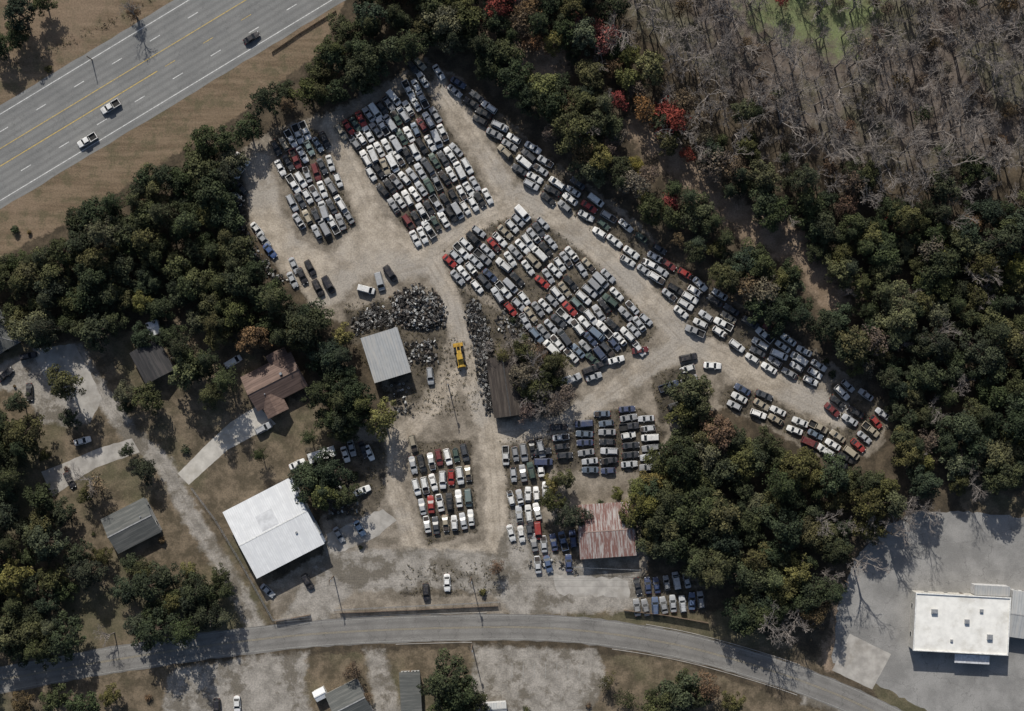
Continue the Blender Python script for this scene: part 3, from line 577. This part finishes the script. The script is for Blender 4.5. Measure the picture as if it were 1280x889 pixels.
def clump(c,r,nl,size,flat=.75):
    d=rng.normal(size=(nl,3)); d[:,2]=np.abs(d[:,2])*1.1-.45; d/=np.linalg.norm(d,axis=1)[:,None]
    rad=r*rng.uniform(.5,1.2,nl)[:,None]; pts=np.array(c)+d*rad*np.array([1,1,flat])
    nr=d*.7+rng.normal(size=(nl,3))*.5+np.array([0,0,.35]); t0=rng.uniform(.2,.8); t=np.clip(t0+rng.uniform(-.3,.3,nl),0,1)
    return list(pts),list(nr),list(rng.uniform(size*.5,size*1.2,nl)),list(t)
def oak(seed,R=4.2,Ht=11,dens=1.0,name='oak_tree',lobes=26):
    random.seed(seed); mb=MB(); C=[];N=[];Z=[];T=[]; tz=Ht*.35; lean=(random.uniform(-.5,.5),random.uniform(-.5,.5))
    mb.beam((0,0,-.1),(lean[0]*.5,lean[1]*.5,tz),.32,.22,0,7); mb.beam((lean[0]*.5,lean[1]*.5,tz),(lean[0],lean[1],Ht*.75),.22,.08,0,6)
    ph=[random.uniform(0,6.3) for _ in range(3)]
    for i in range(lobes):
        th=i*2.4+random.uniform(-.5,.5); f=math.sqrt((i+.5)/lobes); out=R*(1+.25*math.sin(2*th+ph[0])+.18*math.sin(3*th+ph[1])); rr=f*out*.88
        z=Ht*(.86-.42*f*f)+random.uniform(-.9,.9); c=(rr*math.cos(th)+lean[0],rr*math.sin(th)+lean[1],z); cr=random.uniform(.6,1.4)*R/4.2
        mb.beam((lean[0]*.6,lean[1]*.6,tz+random.uniform(0,Ht*.25)),c,.11,.03,0,4)
        a,b,s,t=clump(c,cr,int(110*dens*cr*cr/1.1),.27); C+=a;N+=b;Z+=s;T+=t
    for i in range(8):
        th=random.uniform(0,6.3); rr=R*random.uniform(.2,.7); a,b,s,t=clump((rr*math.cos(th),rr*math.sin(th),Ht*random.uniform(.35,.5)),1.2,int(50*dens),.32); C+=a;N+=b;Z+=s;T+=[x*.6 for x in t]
    return finish_tree(name,mb,C,N,Z,T)
def pine(seed,R=3.0,Ht=16,name='pine_tree'):
    random.seed(seed); mb=MB(); C=[];N=[];Z=[];T=[]; mb.beam((0,0,-.1),(0,0,Ht*.96),.27,.05,0,7)
    lev=9
    for l in range(lev):
        f=l/(lev-1); z=Ht*(.42+.55*f); rad=R*(1-f**1.6)*random.uniform(.8,1.1)+.35; nb=max(3,int(8-4*f)); a0=random.uniform(0,6)
        for k in range(nb):
            th=a0+2*math.pi*k/nb+random.uniform(-.3,.3); rl_=rad*random.uniform(.7,1.15); tip=(rl_*math.cos(th),rl_*math.sin(th),z-.15*rl_); mb.beam((0,0,z-.2),tip,.06,.02,0,3)
            for g in(.35,.7,1.0):
                if g*rl_<.5 and g<1: continue
                a,b,s,t=clump((tip[0]*g,tip[1]*g,z+(tip[2]-z)*g),random.uniform(.45,.75),26,.20,.6); C+=a;N+=b;Z+=s;T+=t
    a,b,s,t=clump((0,0,Ht),.5,24,.18,1.2); C+=a;N+=b;Z+=s;T+=t
    return finish_tree(name,mb,C,N,Z,T)
def bare(seed,Ht=15,name='bare_tree'):
    random.seed(seed); mb=MB()
    def br(p,d,L,r,lv):
        q_=p+d*L; mb.beam(p,q_,r,max(.02,r*.66),0,3 if lv>1 else 6)
        if lv>=5 : return
        for _ in range(3 if lv else 4):
            nd=(d+Vector((random.gauss(0,.5),random.gauss(0,.5),random.gauss(.05,.3)))).normalized(); t_=random.uniform(.45,1)
            br(p+d*L*t_,nd,L*random.uniform(.5,.78) if lv else L*random.uniform(.35,.5),max(.02,r*.55),lv+1)
    br(Vector((0,0,-.1)),Vector((random.uniform(-.06,.06),random.uniform(-.06,.06),1)).normalized(),Ht*.55,.24,0)
    return mb.mesh(name,[M_barkg])
def shrub(seed,name='shrub'):
    random.seed(seed); mb=MB(); C=[];N=[];Z=[];T=[]
    for i in range(6):
        c=(random.uniform(-.7,.7),random.uniform(-.7,.7),random.uniform(.4,1.0)); mb.beam((0,0,0),c,.05,.02,0,3); a,b,s,t=clump(c,.6,40,.2); C+=a;N+=b;Z+=s;T+=t
    return finish_tree(name,mb,C,N,Z,T)
OAK=[oak(100+i,R=random.Random(i).uniform(3.4,4.9),Ht=10+i%4) for i in range(10)]
OAKT=[oak(200+i,R=4.0,Ht=11,dens=.4,name='autumn_tree') for i in range(5)]
PINE=[pine(300+i,R=2.6+.25*(i%3),Ht=14+i%4) for i in range(6)]
BAREM=[bare(400+i,Ht=12+2*(i%3)) for i in range(6)]
SHR=[shrub(500+i) for i in range(3)]
DG=(.041,.052,.028);DG2=(.032,.042,.026);OL=(.062,.066,.031);YG=(.105,.108,.042);YE=(.20,.155,.05);BR=(.105,.076,.05);RE=(.17,.042,.038);PG=(.078,.088,.052);GB=(.112,.095,.078);OR=(.14,.085,.045)
random.seed(99)
def tree(px,py,kind,color,sc=1.0,corr=10):
    me=random.choice({'oak':OAK,'thin':OAKT,'pine':PINE,'bare':BAREM,'shrub':SHR}[kind]); o=bpy.data.objects.new(me.name.split('.')[0],me)
    X0,Y0=P(px,py,corr if kind!='shrub' else 0); o.location=(X0,Y0,0); o.rotation_euler=(random.gauss(0,.03),random.gauss(0,.03),random.uniform(0,6.28)); j=random.uniform(.8,1.2)
    o.color=(color[0]*j*random.uniform(.9,1.1),color[1]*j,color[2]*j*random.uniform(.85,1.15),1); s=sc*random.uniform(.76,1.22); o.scale=(s,s,s*random.uniform(.85,1.15)); link(o)
def forest(poly,sp,mixf,avoid=()):
    xs_=[p[0] for p in poly];ys_=[p[1] for p in poly]; yy=min(ys_); r=0
    while yy<max(ys_):
        xx=min(xs_)+(sp/2 if r%2 else 0)
        while xx<max(xs_):
            qx=xx+random.uniform(-.45,.45)*sp;qy=yy+random.uniform(-.45,.45)*sp
            if inpoly(poly,qx,qy) and not any(float(sdline(l,w,np.array(qx),np.array(qy)))>0 for l,w in avoid) :
                k,c,s=mixf(qx,qy)
                if k: tree(qx,qy,k,c,s)
            xx+=sp
        yy+=sp*.87; r+=1
ch=random.choices
R_left=[(-80,335),(0,330),(90,275),(200,206),(285,148),(345,108),(400,68),(428,28),(460,-70),(640,-60),(640,60),(600,82),(560,66),(515,58),(450,98),(420,122),(335,146),(290,182),(280,270),(325,345),(365,385),(425,405),(438,470),(480,505),(478,525),(430,545),(375,552),(385,520),(398,480),(375,430),(300,420),(240,402),(200,394),(150,415),(40,425),(0,385),(-80,385)]
def mleft(x,y):
    c=ch([DG,DG2,OL,PG,YG,BR],[50,24,18,6,1.5,1])[0]; return ('pine' if random.random()<.22 else 'oak'),c,random.uniform(.8,1.15)
forest(R_left,23.5,mleft)
R_right=[(640,-60),(800,-60),(1400,-60),(1400,625),(1280,615),(1200,612),(1120,600),(1130,520),(1048,440),(965,392),(905,355),(865,315),(805,258),(745,217),(695,182),(645,125),(605,85)]
def mright(x,y):
    if inpoly(BARE,x,y): return None,None,1
    d=float(sdpoly(BARE,np.array(x),np.array(y)))
    if d>-45 and random.random()<.5: return 'bare',GB,random.uniform(.7,.95)
    if random.random()<.10: return 'bare',GB,random.uniform(.6,.9)
    if x<930 and y<280: c=ch([DG,DG2,OL,BR,YG,RE,GB,PG,OR],[27,8,22,14,4,4,12,8,2])[0]
    else: c=ch([DG,DG2,OL,BR,YG,RE,PG,OR,GB],[38,20,20,6,2.5,.7,7,.8,4])[0]
    return ('pine' if (c in(DG,DG2,PG) and random.random()<.25) else ('thin' if c in(RE,BR,GB,YE,OR) else 'oak')),c,random.uniform(.7,1.12)
forest(R_right,24,mright,FPATH)
def mbare(x,y):
    if any(inpoly(g,x,y) for g in GREEN) and random.random()<.62: return None,None,1
    return ('bare',GB,random.uniform(.75,1.15)) if random.random()<.86 else ('thin',ch([BR,GB,RE,DG],[3,5,.8,2])[0],.6)
forest(BARE,22,mbare)
R_br=[(875,540),(905,520),(980,562),(1050,600),(1110,590),(1200,610),(1150,632),(1090,668),(1045,740),(1030,785),(960,778),(900,740),(875,705),(815,690),(805,640),(790,615),(835,595),(850,560)]
def mbr(x,y):
    c=ch([DG,DG2,OL,YG,BR,PG],[42,20,22,3.5,2.5,8])[0]
    if x>1020 and y>620 and random.random()<.45: return 'bare',GB,.85
    return ('pine' if random.random()<.12 else 'oak'),c,random.uniform(.85,1.2)
forest(R_br,25,mbr)
forest([(838,475),(875,480),(905,512),(900,530),(860,530)],24,mbr)
forest([(-60,605),(60,620),(100,655),(108,740),(65,825),(-60,850)],28,mleft)
forest([(-60,490),(15,500),(45,560),(25,610),(-60,610)],27,mleft)
forest([(130,700),(225,685),(288,735),(292,785),(230,805),(150,795)],31,mleft)
forest([(225,425),(268,430),(285,480),(270,520),(232,505)],26,mleft)
forest([(375,592),(415,585),(440,600),(418,640),(395,625)],24,mleft)
forest([(645,425),(700,435),(718,500),(695,522),(655,525),(640,480)],17,lambda x,y:(ch(['bare','thin','oak'],[4,5,2])[0],ch([GB,BR,OL,DG],[4,2,3,3])[0],random.uniform(.6,.95)))
forest([(600,425),(640,425),(645,445),(612,450),(606,500),(598,470)],19,lambda x,y:(ch(['bare','thin'],[4,3])[0],ch([GB,BR,OL],[5,3,2])[0],random.uniform(.45,.65)))
for t in [(75,482,'oak',OL,1.1),(182,497,'oak',OL,1.05),(78,525,'oak',DG2,.8),(150,490,'oak',PG,.8),(150,510,'oak',DG,.7),(112,612,'thin',GB,1.1),(110,600,'bare',GB,.8),(98,620,'oak',OL,.7),(258,748,'oak',DG,1.1),(255,772,'oak',DG2,.9),(175,590,'oak',DG2,.8),(150,565,'oak',DG,.6),(45,570,'oak',OL,.6),(120,700,'oak',OL,.7),(205,420,'oak',DG,.6),(172,420,'oak',DG2,.7),(15,505,'oak',DG,.8),
 (320,572,'pine',DG,.6),(290,405,'oak',YG,.7),(270,420,'oak',OL,.9),(560,848,'oak',DG,1.35),(545,860,'oak',DG,1.1),(580,865,'oak',DG2,1.2),(565,880,'oak',DG,1.1),(590,882,'oak',DG,.9),(850,875,'oak',DG,1.3),(880,880,'oak',DG,1.1),(820,885,'oak',OL,1.0),(785,880,'thin',OL,1),(890,865,'thin',BR,.8),(860,860,'oak',DG,.8),(760,860,'thin',OL,.6),(920,885,'oak',OL,.8),
 (12,38,'oak',DG,1.0),(18,14,'oak',DG2,1.),(-8,50,'oak',DG,1.1),(45,-2,'oak',OL,.8),(160,12,'bare',GB,.8),(158,10,'thin',BR,.7),
 (690,608,'oak',(.14,.12,.045),.85),(692,630,'oak',OL,.95),(712,645,'oak',DG2,.9),(705,600,'oak',OL,.8),(800,612,'oak',YG,.85),(822,600,'oak',(.14,.125,.045),1.0),(838,625,'oak',OL,.9),(775,620,'oak',YG,.5),(790,650,'oak',OL,.7),(815,665,'oak',OL,.9),(832,580,'oak',OL,.9),
 (60,880,'oak',DG,.9),(100,885,'oak',DG,1),(130,878,'oak',OL,.8),(20,885,'oak',BR,.8),(0,780,'oak',BR,1),(845,150,'thin',RE,1.15),(832,160,'thin',RE,1.),(838,140,'thin',RE,.9),(745,30,'thin',(.16,.065,.06),1.1),(725,20,'thin',(.16,.065,.06),.8),(755,45,'thin',(.16,.065,.06),.9),(795,205,'oak',(.16,.135,.045),.75),(1178,320,'oak',(.14,.145,.05),.95),(1188,312,'oak',(.14,.145,.05),.7),(740,185,'oak',YG,.9),(862,188,'thin',RE,.6),(1120,272,'thin',RE,.6),
 (950,640,'oak',(.16,.13,.045),.7),(940,655,'oak',YG,.6),(1140,655,'bare',GB,1.1),(1120,670,'bare',GB,1.1),(1160,640,'bare',GB,1.1),(1100,680,'bare',GB,1.0),(1128,645,'bare',GB,1.1),(1075,705,'bare',GB,1),(960,785,'bare',GB,1),(985,788,'bare',GB,1.1),(1005,785,'bare',GB,1.1),(1020,780,'bare',GB,1.),(930,770,'oak',DG2,1),(950,775,'oak',DG,1),(620,715,'thin',BR,.5),(605,740,'shrub',OL,1.5),(130,800,'bare',GB,.9),(455,880,'thin',BR,.5),(440,845,'thin',BR,.6)]:
    tree(*t)
for k in range(560):
    f=random.choice([YARD,LAWN[0],LAWN[0],LAWN[1],VERGE[0],VERGE[0],VERGE[1]]); qx=random.uniform(0,1280);qy=random.uniform(0,889)
    hy=qy+.605*qx
    if f in VERGE and (125<hy<270): continue
    if f is VERGE[0] and hy<295 and random.random()<.75: continue
    if inpoly(f,qx,qy) and float(np.max([sdline(l,w+16,np.array(qx),np.array(qy)) for l,w in LANES+SIDELANE]))<0 and not any(inpoly(g[0],qx,qy) for g in FIELDS.values()) and not inpoly(SAND,qx,qy) and not (410>qx>270 and 590<qy<730) and not (290<qx<395 and 430<qy<520) and segdist(np.array(qx),np.array(qy),rl,False)>26: tree(qx,qy,'shrub',ch([OL,DG,BR],[3,3,2])[0],random.uniform(.4,1.2))
# weeds: one mass
C=[];N=[];Z=[];T=[]; polys=[g[0] for g in FIELDS.values()]+[[(430,380),(500,370),(600,440),(600,520),(500,520),(440,430)],[(380,560),(480,550),(490,600),(470,640),(410,650)],[(505,705),(620,700),(625,745),(500,745)],[(560,340),(640,390),(700,450),(680,520),(620,460)],VERGE[1][2:6]]
for p_ in polys:
    xs_=[p[0] for p in p_];ys_=[p[1] for p in p_]; A=(max(xs_)-min(xs_))*(max(ys_)-min(ys_)); m=int(A*.05)
    for _ in range(m):
        qx=random.uniform(min(xs_)-4,max(xs_)+4);qy=random.uniform(min(ys_)-4,max(ys_)+4)
        if inpoly(p_,qx,qy): 
            X0,Y0=P(qx,qy); a,b,s,t=clump((X0,Y0,.1),random.uniform(.2,.6),7,.16); C+=a;N+=b;Z+=s;T+=t
o=link(bpy.data.objects.new('weeds',finish_tree('weeds',MB(),C,N,Z,T))); o.color=(.078,.07,.043,1)
# ================= POLES, FENCES, WIRES =================
M_wood=mat_simple('weathered_wood',(.16,.12,.09),.9); M_wire=mat_simple('wire',(.05,.05,.05),.6)
PO=[(417,720),(589,722),(1050,722),(272,770),(590,806),(115,75),(560,480)]
for (a,b) in PO:
    hgt=10 if (a,b)!=(115,75) else 5; mb=MB(); mb.beam((0,0,0),(0,0,hgt),.17,.11,0,8)
    if hgt==10: mb.box((0,0,9.3),(.12,2.4,.12),0); [mb.beam((0,y_,9.36),(0,y_,9.55),.05,.04,1,6) for y_ in(-1.1,-.5,.5,1.1)]; mb.beam((.3,0,8.1),(.3,0,8.9),.22,.22,1,8)
    mb.obj('utility_pole' if hgt==10 else 'sign_post',[M_wood,M_steel],None,(*P(a,b),0))
mb=MB()
for (a,b) in [(PO[3],PO[0]),(PO[0],PO[1]),(PO[1],PO[2])]:
    for o_ in(-1.1,0.5,1.1):
        A=Vector((*P(*a),9.5))+Vector((0,o_,0));B=Vector((*P(*b),9.5))+Vector((0,o_,0)); pr=A
        for k in range(1,13): t=k/12; q_=A.lerp(B,t); q_.z-=1.6*4*t*(1-t); mb.beam(pr,q_,.018,.018,0,3); pr=q_
mb.obj('power_lines',[M_wire])
def fence(name,pts,h=1.8,mat=M_steel,step=2.5,solid=False):
    mb=MB()
    for a,b in zip(pts,pts[1:]):
        A=Vector((*P(*a),0));B=Vector((*P(*b),0)); L=(B-A).length; m=max(1,int(L/step)); up=Vector((0,0,1))
        for k in range(m+1): p=A.lerp(B,k/m); mb.beam(p,p+up*h,.05,.05,0,5)
        for z in (([h-.05,h*.5,.1]) if not solid else [h*.85,h*.3]): mb.beam(A+up*z,B+up*z,.025,.025,0,4)
        if solid:
            m2=int(L/.2)
            for k in range(m2): p=A.lerp(B,(k+.5)/m2); mb.box((p.x,p.y,h/2),(.16,.03,h+random.uniform(-.05,.05)),0,rot=math.atan2(B.y-A.y,B.x-A.x))
        else:
            m2=int(L/.3)
            for k in range(m2): mb.beam(A.lerp(B,k/m2)+up*.05,A.lerp(B,min(1,(k+2)/m2))+up*h,.008,.008,0,3); mb.beam(A.lerp(B,k/m2)+up*h,A.lerp(B,min(1,(k+2)/m2))+up*.05,.008,.008,0,3)
    mb.obj(name,[mat])
fence('chain_link_fence',[(418,762),(520,757),(624,752)]); fence('chain_link_fence',[(240,610),(270,650),(300,700),(342,775),(385,770)])
fence('wooden_fence',[(780,762),(830,768),(885,778)],1.8,M_wood,2.4,True); fence('wooden_fence',[(345,776),(388,768)],1.5,M_wood,2.4,True); fence('wooden_fence',[(425,766),(520,762),(622,757)],1.1,M_wood,2.4,True); fence('chain_link_fence',[(715,708),(800,712)])
fence('guard_rail',[(340,66),(375,42),(420,14)],.8,M_wood,2.0,True)
mb=MB(); mb.box((0,0,.9),(2.0,1.6,1.4),0,taper=1.05); mb.box((0,0,1.65),(2.1,1.7,.1),1); mb.obj('dumpster',[mat_simple('dumpster_green',(.05,.09,.07)),M_dk],None,(*P(1052,733),0),.4)
# ================= LIGHT, SKY, CAMERA =================
w=bpy.data.worlds.new('World'); scene.world=w; w.use_nodes=True; nt=w.node_tree; sk=nt.nodes.new('ShaderNodeTexSky'); sk.sky_type='NISHITA'; sk.sun_disc=False
EL=36; sx,sy=-0.24,1.0; sk.sun_elevation=math.radians(EL); sk.sun_rotation=math.atan2(sx,sy); sk.dust_density=2.0
bg=nt.nodes['Background']; bg.inputs['Strength'].default_value=.088; nt.links.new(sk.outputs[0],bg.inputs['Color'])
ld=bpy.data.lights.new('sun','SUN'); ld.energy=4.5; ld.angle=math.radians(.5); ld.color=(1,.955,.88); lo=link(bpy.data.objects.new('sun',ld))
hl=math.hypot(sx,sy); d=Vector((-sx/hl*math.cos(math.radians(EL)),-sy/hl*math.cos(math.radians(EL)),-math.sin(math.radians(EL)))); lo.rotation_euler=d.to_track_quat('-Z','Y').to_euler(); lo.location=(-30,150,120)
cd=bpy.data.cameras.new('camera'); cd.sensor_width=36; cd.lens=36*H/(1280*S); cd.clip_end=6000; cd.clip_start=1
cam=link(bpy.data.objects.new('camera',cd)); cam.location=(0,0,H); cam.rotation_euler=(0,0,0); scene.camera=cam
scene.view_settings.view_transform='Standard'; scene.view_settings.look='None'; scene.view_settings.exposure=0
print('cars',nc,'objects',len(bpy.data.objects))
